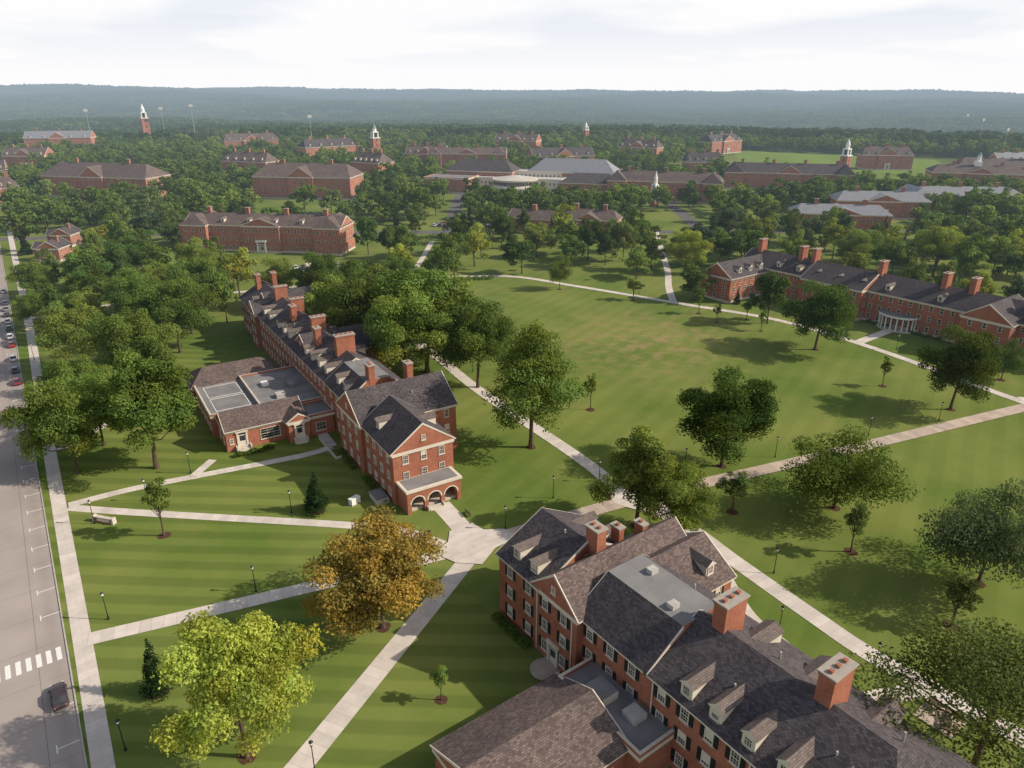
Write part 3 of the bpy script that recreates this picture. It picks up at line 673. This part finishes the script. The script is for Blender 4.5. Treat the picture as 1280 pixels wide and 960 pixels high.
# ---------------------------------------------------------------- trees
def tube(V,F,MI,pts,rad,n=6):
    b=len(V);pts=[Vector(p) for p in pts]
    for i,(p,r) in enumerate(zip(pts,rad)):
        d=(pts[min(i+1,len(pts)-1)]-pts[max(i-1,0)]).normalized()
        a=d.orthogonal().normalized();c=d.cross(a)
        for k in range(n):
            t=2*math.pi*k/n;V.append(tuple(p+(a*math.cos(t)+c*math.sin(t))*r))
    for i in range(len(pts)-1):
        for k in range(n):
            j=(k+1)%n;F.append((b+i*n+k,b+i*n+j,b+(i+1)*n+j,b+(i+1)*n+k));MI.append(1)
def make_tree(name,h,r,nleaf,leaf,seed,kind='round',K=46,base=.12):
    rg=np.random.RandomState(seed);V=[];F=[];MI=[]
    C=[]
    if kind=='conifer':
        for i in range(K):
            t=(i+.5)/K;z=h*(.06+.92*t);rr=r*(1-t)**.85*(.75+.3*rg.rand());a=rg.rand()*6.28
            C.append((rr*.6*math.cos(a),rr*.6*math.sin(a),z,max(.25,r*.42*(1-t)+.15)))
    else:
        zc=h*(base+1)/2;rz=h*(1-base)/2
        ph=rg.rand(4)*6.28
        while len(C)<K:
            d=rg.normal(size=3);d/=np.linalg.norm(d)
            if d[2]<-.75:continue
            q=rg.rand()**.4*.92
            az=math.atan2(d[1],d[0])
            lob=.88+.26*rg.rand()+.22*math.sin(3*az+ph[0]+d[2])+.14*math.sin(5*az+ph[1]+d[2]*3)
            x=d[0]*r*q*lob;y=d[1]*r*q*lob;z=zc+d[2]*rz*q*(.9+.2*math.sin(4*az+ph[2]))
            if kind=='oval' : x*=.85;y*=.85
            if kind=='pyramid':
                f=1.15-.75*(z-h*base)/(h*(1-base));x*=f;y*=f
            rc=r*(.14+.16*rg.rand())*(1 if q>.4 else 1.2)
            C.append((x,y,z,rc))
    C=np.array(C);wt=C[:,3]**2;wt/=wt.sum();cnt=np.maximum(8,(nleaf*wt).astype(int))
    tr=max(.07,h*.017);lean=rg.normal(size=2)*h*.012
    if kind=='conifer':tube(V,F,MI,[(0,0,-.1),(0,0,h*.9)],[tr,tr*.2])
    else:
        zt=h*.78;tube(V,F,MI,[(0,0,-.2),(0,0,h*.08),(lean[0],lean[1],h*.35),(lean[0]*2,lean[1]*2,zt)],[tr*1.5,tr,tr*.75,tr*.15],8)
        order=rg.permutation(len(C))[:16]
        for i in order:
            c=C[i];t0=.18+.4*rg.rand();z0=min(c[2]*.75,h*t0+h*base*.4);st=Vector((lean[0]*z0/(h*.35) if z0<h*.35 else lean[0],lean[1]*.8,z0))
            e=Vector(c[:3]);mid=(st+e)/2+Vector((0,0,-.03*h))+Vector(rg.normal(size=3)*.02*h)
            tube(V,F,MI,[st,mid,e],[tr*.45,tr*.28,tr*.08],5)
    nb=len(V)
    idx=np.repeat(np.arange(len(C)),cnt);N=len(idx)
    d=rg.normal(size=(N,3));d/=np.linalg.norm(d,axis=1)[:,None]
    fl=d[:,2]<-.3;d[fl,2]*=-1*(rg.rand(fl.sum())<.6)*2+1
    rad=(.45+.65*rg.rand(N)**.6)*1.0
    sc=np.sin(d[:,0]*7+idx)*np.sin(d[:,1]*7+idx*2.1)*np.sin(d[:,2]*6+idx*.7)
    rad*=1+.28*sc
    P=C[idx,:3]+d*(C[idx,3]*rad)[:,None]*np.array([1.08,1.08,.72])
    nr=d*.7+rg.normal(size=(N,3))*.55+np.array([0,0,.35]);nr/=np.linalg.norm(nr,axis=1)[:,None]
    a=np.cross(nr,rg.normal(size=(N,3)));a/=np.linalg.norm(a,axis=1)[:,None];bb=np.cross(nr,a)
    s=(leaf*(.6+.8*rg.rand(N)))[:,None]*.5
    q=np.stack([P-a*s,P-bb*s*.62,P+a*s,P+bb*s*.62],1).reshape(-1,3)
    V=np.vstack([np.array(V),q]) if nb else q
    tint=np.ones((len(V),4));ct=.72+.56*rg.rand(len(C));lt=ct[idx]*(.8+.4*rg.rand(N))
    hue=rg.normal(size=len(C))[idx]*.07
    tc=np.stack([lt*(1+hue),lt,lt*(1-hue),np.ones(N)],1);tint[nb:]=np.repeat(tc,4,0)
    me=bpy.data.meshes.new(name)
    lf=(nb+np.arange(N*4)).reshape(N,4).tolist()
    me.from_pydata(V.tolist(),[],F+lf)
    me.materials.append(M['leaf']);me.materials.append(M['bark'])
    me.polygons.foreach_set('material_index',MI+[0]*N)
    at=me.color_attributes.new('tint','FLOAT_COLOR','POINT');at.data.foreach_set('color',tint.ravel())
    me['h']=h;me['r']=r;return me
T_big=[make_tree('tree_crown',20,9,38000,.44,s,'round',K) for s,K in ((1,70),(2,60),(3,80))]
T_oval=[make_tree('tree_crown',20,7,30000,.42,s,'oval',60) for s in (11,12)]
T_pyr=[make_tree('tree_crown',24,9,30000,.42,21,'pyramid',90,.1)]
T_lo=[make_tree('tree_crown',15,10,24000,.40,31,'round',75,.08)]
T_wisp=[make_tree('tree_crown',17,9,20000,.30,41,'round',60,.3)]
T_small=[make_tree('tree_crown',9,2.4,3500,.28,s,'oval',26,.2) for s in (51,52)]
T_con=[make_tree('tree_crown',9,2.6,7000,.26,61,'conifer',46)]
T_mid=[make_tree('tree_crown',18,8,5500,.85,s,'round',40) for s in (71,72,73)]+[make_tree('tree_crown',18,6.5,4800,.8,74,'oval',36)]
T_midc=[make_tree('tree_crown',16,4,3500,.6,75,'conifer',36)]
G=dict(dark=(.078,.122,.033),mid=(.118,.172,.042),light=(.175,.23,.055),yel=(.26,.30,.06),orange=(.29,.215,.055),grey=(.09,.125,.065),con=(.028,.052,.022),pale=(.13,.17,.055))
TREES=[]
def tree(x,y,h,r,kind,col,name='deciduous_tree',ring=0):
    me=random.choice(kind);o=bpy.data.objects.new(name,me);k=r/me['r']*.95;o.location=(x,y,0)
    o.scale=(k*random.uniform(.93,1.07),k*random.uniform(.93,1.07),h/me['h']);o.rotation_euler=(0,0,random.uniform(0,6.28))
    c=G[col];j=random.uniform(.9,1.1);o.color=(c[0]*j*random.uniform(.92,1.08),c[1]*j,c[2]*j,1);link(o)
    TREES.append((x,y,r))
    if ring:disc('mulch_bed',x,y,ring,'mulch',.016+.001*(len(TREES)%3),14,.12)
tl=[(16,143,25,9.5,T_oval,'mid'),(3,150,20,8.2,T_big,'light'),(9,160,17,7,T_big,'mid'),(12,117,11.5,2.7,T_small,'light'),(32,75,17.5,9,T_big,'orange'),(10,65,19,7,T_big,'yel'),
(32,59,6,1.3,T_small,'light'),(82,106,28,11.5,T_pyr,'mid'),(91,140,24,9.5,T_big,'dark'),(86,157,30,16,T_big,'mid'),(77,151,27,11,T_big,'light'),(74,186,24,9,T_big,'light'),(77,174,27,11,T_big,'mid'),(79,72,19,7.5,T_oval,'light'),(81,65,14,6.5,T_big,'light'),
(108,77,20,9.7,T_big,'dark'),(96,65,9,3.2,T_small,'pale'),(102,46,10,2.3,T_small,'pale'),(112,55,15,10.5,T_lo,'mid'),(186,106,20,10,T_big,'dark'),(174,63,20,8,T_big,'dark'),(204,64,11,5.5,T_lo,'dark'),
(187,150,9.5,2.4,T_small,'light'),(194,136,8,2,T_small,'pale'),(188,126,7,1.6,T_small,'light'),(175,80,9,1.8,T_small,'light'),(110,30,17,9.3,T_lo,'grey'),(73.5,15.5,17.5,12.5,T_wisp,'pale'),(97,28,9,2.6,T_small,'pale'),
(105,113,10.5,1.8,T_small,'light'),(181,175,9,3.6,T_small,'light'),(169,202,13,5,T_lo,'mid'),(184,140,7,1.6,T_small,'light'),
(305,129,21,11,T_big,'yel'),(283,150,18,9,T_big,'light'),(228,192,18,8,T_big,'yel'),(22,186,23,9.5,T_big,'mid'),(8,176,17,7,T_big,'mid'),(12,212,20,9.5,T_big,'light'),(36,212,22,9.5,T_big,'mid'),(43,228,20,7.5,T_oval,'mid'),(30,236,21,8.5,T_big,'mid'),(40,252,19,8,T_big,'light'),
(14,240,16,7,T_big,'light'),(22,262,20,8,T_oval,'mid'),(5,262,13,6,T_big,'light'),(52,246,20,8,T_big,'mid'),(58,262,18,7,T_big,'mid'),(75,240,18,7,T_big,'light'),(84,226,21,8,T_big,'mid'),
(86,205,23,9,T_big,'mid'),(88,186,24,9,T_oval,'mid'),(78,192,22,8,T_big,'dark'),(102,180,19,8,T_big,'mid'),(108,200,18,8,T_big,'mid'),(112,222,18,8,T_big,'mid'),(106,240,13,6,T_big,'dark'),
(60,285,19,8,T_big,'light'),(8,300,16,7,T_big,'mid'),(24,300,17,7,T_big,'mid'),(36,294,20,8,T_big,'dark'),(46,318,20,8,T_oval,'mid')]
for x,y,h,r,k,c in tl:tree(x,y,h,r,k,c,ring=(1.1 if h>8 else .8) if y<120 or x>90 else 0)
for x,y,h,r in ((36,109,8,2.7),(4,81,8.5,2.1),(207,150,6,1.6)):tree(x,y,h,r,T_con,'con','spruce_tree',1.3)
tree(8.5,83.5,3,1.2,T_con,'mid','shrub')
rg=random.Random(3)
keep((95,40),1,0,0,100,0,180)   # quad lawn kept open
keep((-20,60),1,0,0,70,0,70)
keep((55,40),1,0,0,150,-80,36)
keep((-24,-50),1,0,0,22,0,330)
cols=['mid','mid','light','dark','mid','light','pale','dark','yel','grey']
def dens(x,y):return noise.noise(Vector((x/60,y/60,3)))
INST={i:[] for i in range(5)}
def wedge(x,y,m=.80):
    X=x*C36-y*S36;Y=x*S36+y*C36
    return Y>30 and abs(X)<Y*m+60
g=11.5
for i in range(-50,95):
    for j in range(-20,100):
        x=i*g+rg.uniform(-4,4);y=j*g+rg.uniform(-4,4);d=math.hypot(x,y)
        if d<215 or d>1040 or not wedge(x,y):continue
        if blocked(x,y,1) :continue
        h=rg.uniform(11,20) if d>380 else rg.uniform(13,20);r=rg.uniform(4.2,9)
        if d<560 and segd(x,y)<r*.55:continue
        pr=.59+dens(x,y)*1.3 if d<820 else .80+dens(x,y)*.7
        if d<420:pr-=.08
        if rg.random()>pr:continue
        if any(abs(x-a)<(r+c)*.6 and abs(y-b_)<(r+c)*.6 for a,b_,c in TREES):continue
        if d<400:
            con=rg.random()<.07
            tree(x,y,h,r if not con else 3.4,T_midc if con else T_mid,'con' if con else rg.choice(cols),'spruce_tree' if con else 'deciduous_tree')
        else:
            INST[rg.choice([0,0,1,2,3,4])].append((x,y,0,h/18*rg.uniform(.9,1.1)))
def instancer(name,pts,me,col):
    v=[];f=[]
    for x,y,z,s in pts:
        a=random.uniform(0,6.28);b=len(v)
        for k in range(4):
            t=a+math.pi/4+math.pi/2*k;v.append((x+s*.7071*math.cos(t),y+s*.7071*math.sin(t),z))
        f.append((b,b+1,b+2,b+3))
    m=bpy.data.meshes.new(name);m.from_pydata(v,[],f);o=link(bpy.data.objects.new(name,m))
    o.instance_type='FACES';o.use_instance_faces_scale=True;o.instance_faces_scale=1;o.show_instancer_for_render=False
    me=me.copy();me.materials[0]=foliage(col);c=bpy.data.objects.new('tree_of_woodland',me);link(c,o)
lowp=[make_tree('woodland_tree',17,7.5,1500,1.35,s,'round',28,.12) for s in (81,82,83)]
for i,c in enumerate(('mid','dark','mid','light','pale')):instancer('woodland',INST[i],lowp[i%3],G[c])
# forest patches on the distant terrain
def patch(seed,size=64,nc=46):
    rg=np.random.RandomState(seed);Vs=[];ts=[]
    for i in range(nc):
        cx,cy=(rg.rand(2)-.5)*size;r=4+3.5*rg.rand();h=11+8*rg.rand();n=70
        d=rg.normal(size=(n,3));d/=np.linalg.norm(d,axis=1)[:,None];d[:,2]=np.abs(d[:,2])-.25
        P=np.array([cx,cy,h-r*.8])+d*r*(.8+.3*rg.rand(n))[:,None]
        nr=d+rg.normal(size=(n,3))*.35+[0,0,.2];nr/=np.linalg.norm(nr,axis=1)[:,None]
        a=np.cross(nr,rg.normal(size=(n,3)));a/=np.linalg.norm(a,axis=1)[:,None];b=np.cross(nr,a);s=(1.3+.9*rg.rand(n))[:,None]
        Vs.append(np.stack([P-a*s,P-b*s*.8,P+a*s,P+b*s*.8],1).reshape(-1,3));t=.7+.6*rg.rand();ts.append(np.repeat((t*(.85+.3*rg.rand(n))),4))
    V=np.vstack(Vs);t=np.concatenate(ts);N=len(V)//4
    me=bpy.data.meshes.new('forest_patch');me.from_pydata(V.tolist(),[],np.arange(N*4).reshape(N,4).tolist());me.materials.append(M['leaf'])
    at=me.color_attributes.new('tint','FLOAT_COLOR','POINT');at.data.foreach_set('color',np.stack([t,t,t,np.ones_like(t)],1).ravel());return me
PP={0:[],1:[],2:[]}
g=50
for i in range(-60,140):
    for j in range(-60,140):
        x=i*g+rg.uniform(-14,14);y=j*g+rg.uniform(-14,14);d=math.hypot(x,y)
        if d<1030 or d>4600 or not wedge(x,y,.78):continue
        if noise.noise(Vector((x/420,y/420,9)))>.42:continue
        PP[rg.randrange(3)].append((x,y,terrain(x,y)-1.5,rg.uniform(.9,1.25)))
PF=[]
g=125
for i in range(-40,80):
    for j in range(-40,80):
        x=i*g+rg.uniform(-40,40);y=j*g+rg.uniform(-40,40);d=math.hypot(x,y)
        if d<4500 or d>9000 or not wedge(x,y,.78):continue
        if noise.noise(Vector((x/700,y/700,9)))>.36:continue
        PF.append((x,y,terrain(x,y)-16,rg.uniform(2.0,2.5)))
instancer('ridge_forest',PF,patch(97),(.055,.09,.028))
for i,c in enumerate(((.045,.076,.024),(.062,.102,.03),(.088,.13,.04))):instancer('distant_forest',PP[i],patch(90+i),c)
# hedges / foundation shrubs
def hedge(x0,y0,x1,y1,w,h,n,name='hedge',col='mid'):
    rg=np.random.RandomState(int(abs(x0*7+y0)));L=math.hypot(x1-x0,y1-y0)
    t=rg.rand(n);k=(rg.rand(n)-.5)*w;z=h*(.15+.85*rg.rand(n)**.5)*(1-.25*np.abs(k)/w)
    lump=.8+.25*np.sin(t*L*2.1)
    P=np.stack([x0+(x1-x0)*t-(y1-y0)/L*k,y0+(y1-y0)*t+(x1-x0)/L*k,z*lump],1)
    nr=rg.normal(size=(n,3))+[0,0,.8];nr/=np.linalg.norm(nr,axis=1)[:,None];a=np.cross(nr,rg.normal(size=(n,3)));a/=np.linalg.norm(a,axis=1)[:,None];b=np.cross(nr,a)
    q=np.stack([P-a*.16,P-b*.12,P+a*.16,P+b*.12],1).reshape(-1,3)
    me=bpy.data.meshes.new(name);me.from_pydata(q.tolist(),[],np.arange(n*4).reshape(n,4).tolist());me.materials.append(M['leaf'])
    tt=np.repeat(.7+.6*rg.rand(n),4);at=me.color_attributes.new('tint','FLOAT_COLOR','POINT');at.data.foreach_set('color',np.stack([tt,tt,tt,np.ones_like(tt)],1).ravel())
    o=link(bpy.data.objects.new(name,me));o.color=G[col]+(1,)
for q in ((46,59.5,46,67.5),(48.8,23,48.8,34),(45.7,50,45.7,53),(47,104,48,115),(47.6,119,48.6,128),(30,138.2,38,137.6),(65,15,65,32),(223.6,104,223.6,112),(223.6,88,223.6,98)):hedge(*q,1.3,1.1,1500)
hedge(140,238,158,230,3,1.6,2500)
# ---------------------------------------------------------------- street furniture
def lamp_mesh():
    m=MB();m.cyl(0,0,0,.5,.16,.11,'dark',10);m.cyl(0,0,.5,4.0,.07,.05,'dark',8);m.cyl(0,0,4.0,4.12,.16,.16,'dark',8);m.cyl(0,0,4.12,4.55,.13,.2,'white',8);m.cyl(0,0,4.55,4.85,.27,.03,'dark',8);return m.mesh('lamp_post')
LM=lamp_mesh()
for x,y in ((20,93.2),(15.5,58.5),(-1,74),(1,99.5),(87,50),(76,41.5),(80,30),(73,87.5),(12,130.5),(21,136.8),(32,111),(84,87),(145,67),(101,80.5),(120,73),(93,120),(96,150),(204,126),(205,92),(189,180),(45,269),(3,128),(3,160),(86.5,66),(165,61.5),(60,84.5),(1.5,230)):
    o=link(bpy.data.objects.new('street_lamp',LM));o.location=(x,y,0)
def sign():
    m=MB();m.box(-1.8,1.8,-.25,.25,0,.9,'brick','stone');m.box(-1.95,1.95,-.35,.35,.9,1.05,'stone');m.box(-1.3,1.3,-.29,-.25,.25,.75,'trim');m.box(-2.2,-1.8,-.4,.4,0,1.2,'stone');m.box(1.8,2.2,-.4,.4,0,1.2,'stone')
    o=m.obj('entrance_sign');o.location=(4.5,127.5,0);o.rotation_euler=(0,0,-.9)
sign()
m=MB();m.box(-1.1,1.1,-.6,.6,.0,.12,'kerb');m.box(-1,1,-.5,.5,.12,1.15,'white');m.box(-1.04,1.04,-.54,.54,1.15,1.25,'white');m.box(-.02,.02,-.515,-.5,.2,1.1,'dark');o=m.obj('utility_box');o.location=(42.5,107.5,0);o.rotation_euler=(0,0,.3)
def bench(x,y,rot):
    m=MB()
    for k in range(4):m.box(-.9,.9,.0+k*.13,.1+k*.13,.43,.47,'bark')
    for k in range(3):m.box(-.9,.9,.52,.56,.55+k*.14,.65+k*.14,'bark')
    for q in (-.75,.75):
        m.box(q-.04,q+.04,.02,.08,0,.43,'dark');m.box(q-.04,q+.04,.46,.515,0,.95,'dark')
    o=m.obj('park_bench');o.location=(x,y,0);o.rotation_euler=(0,0,rot)
bench(57.5,92,1.4);bench(80,20.5,.5);bench(97,140,-1.5)
poly('paved_patio',[(77,19),(81.5,19),(81.5,23.5),(77,23.5)],'path2')
def picnic(x,y,rot):
    m=MB();m.box(-.9,.9,-.38,.38,.72,.77,'bark')
    for s in (-1,1):
        m.box(-.9,.9,s*.75-.14,s*.75+.14,.42,.46,'bark')
    for q in (-.6,.6):
        m.box(q-.04,q+.04,-.7,.7,.35,.42,'dark');m.box(q-.05,q+.05,-.3,-.2,0,.72,'dark');m.box(q-.05,q+.05,.2,.3,0,.72,'dark')
    o=m.obj('picnic_table');o.location=(x,y,.1);o.rotation_euler=(0,0,rot)
picnic(78,20,.3);picnic(80.3,22.5,1.2)
def bins(x,y):
    m=MB()
    for k in (-.4,.4):m.cyl(k,0,0,.95,.28,.3,'dark',12);m.cyl(k,0,.95,1.1,.32,.12,'dark',12)
    o=m.obj('litter_bins');o.location=(x,y,0)
bins(48,90.5);bins(47.3,89.8)
# ---------------------------------------------------------------- sun, sky, camera
sd=Vector((.78,-.626));el=math.radians(34)
sv=Vector((sd.x*math.cos(el),sd.y*math.cos(el),math.sin(el))).normalized()
sun=bpy.data.lights.new('sun','SUN');sun.energy=5.0;sun.angle=math.radians(.6);sun.color=(1,.89,.74)
so=link(bpy.data.objects.new('sun',sun));so.rotation_euler=sv.to_track_quat('Z','Y').to_euler()
w=bpy.data.worlds.new('World');scene.world=w;w.use_nodes=True;nt=w.node_tree;nt.nodes.clear()
N=nt.nodes.new;Lk=nt.links.new
out=N('ShaderNodeOutputWorld');sky=N('ShaderNodeTexSky');sky.sky_type='NISHITA';sky.sun_disc=False;sky.sun_elevation=el
sky.sun_rotation=math.atan2(sd.x,sd.y);sky.air_density=1.2;sky.dust_density=3
bg=N('ShaderNodeBackground');bg.inputs[1].default_value=.11;Lk(sky.outputs[0],bg.inputs[0])
tc=N('ShaderNodeTexCoord');sx=N('ShaderNodeSeparateXYZ');Lk(tc.outputs['Generated'],sx.inputs[0])
def mth(op,a,b):
    n=N('ShaderNodeMath');n.operation=op
    for i,v in enumerate((a,b)):
        if isinstance(v,(int,float)):n.inputs[i].default_value=v
        else:Lk(v,n.inputs[i])
    return n.outputs[0]
zz=mth('ADD',mth('MAXIMUM',sx.outputs[2],0),.12)
cb=N('ShaderNodeCombineXYZ');Lk(mth('DIVIDE',sx.outputs[0],zz),cb.inputs[0]);Lk(mth('DIVIDE',sx.outputs[1],zz),cb.inputs[1])
nz=N('ShaderNodeTexNoise');Lk(cb.outputs[0],nz.inputs[0]);nz.inputs['Scale'].default_value=.55;nz.inputs['Detail'].default_value=7;nz.inputs['Roughness'].default_value=.55
nz2=N('ShaderNodeTexNoise');Lk(cb.outputs[0],nz2.inputs[0]);nz2.inputs['Scale'].default_value=.6;nz2.inputs['Detail'].default_value=4;nz2.inputs['Roughness'].default_value=.45
mr=N('ShaderNodeMapRange');Lk(nz2.outputs[0],mr.inputs[0]);mr.inputs[1].default_value=.34;mr.inputs[2].default_value=.54
lowb=N('ShaderNodeMapRange');Lk(sx.outputs[2],lowb.inputs[0]);lowb.inputs[1].default_value=.02;lowb.inputs[2].default_value=.11;lowb.inputs[3].default_value=1;lowb.inputs[4].default_value=0
cm=N('ShaderNodeMix');cm.data_type='RGBA';Lk(mth('MAXIMUM',mr.outputs[0],lowb.outputs[0]),cm.inputs[0]);cm.inputs[6].default_value=(.70,.755,.85,1);cm.inputs[7].default_value=(.95,.945,.96,1)
bg2=N('ShaderNodeBackground');Lk(cm.outputs[2],bg2.inputs[0]);bg2.inputs[1].default_value=1.08
mr3=N('ShaderNodeMapRange');Lk(nz.outputs[0],mr3.inputs[0]);mr3.inputs[1].default_value=.5;mr3.inputs[2].default_value=.68
mx=N('ShaderNodeMixShader')
he=N('ShaderNodeMapRange');Lk(sx.outputs[2],he.inputs[0]);he.inputs[1].default_value=.16;he.inputs[2].default_value=.6;he.inputs[3].default_value=.95;he.inputs[4].default_value=0;he.interpolation_type='SMOOTHSTEP'
hc=mth('MAXIMUM',he.outputs[0],mth('MULTIPLY',mr3.outputs[0],.55))
Lk(hc,mx.inputs[0]);Lk(bg.outputs[0],mx.inputs[1]);Lk(bg2.outputs[0],mx.inputs[2]);Lk(mx.outputs[0],out.inputs[0])
cam=bpy.data.cameras.new('camera');cam.sensor_width=36;cam.lens=36*889/1280;cam.clip_start=1;cam.clip_end=40000
co=link(bpy.data.objects.new('camera',cam));co.location=(0,0,70);co.rotation_euler=(math.radians(67.5),0,-R36)
scene.camera=co
for m_ in bpy.data.materials:m_.cycles.emission_sampling='NONE'
scene.view_settings.view_transform='Standard';scene.view_settings.look='None';scene.view_settings.exposure=0
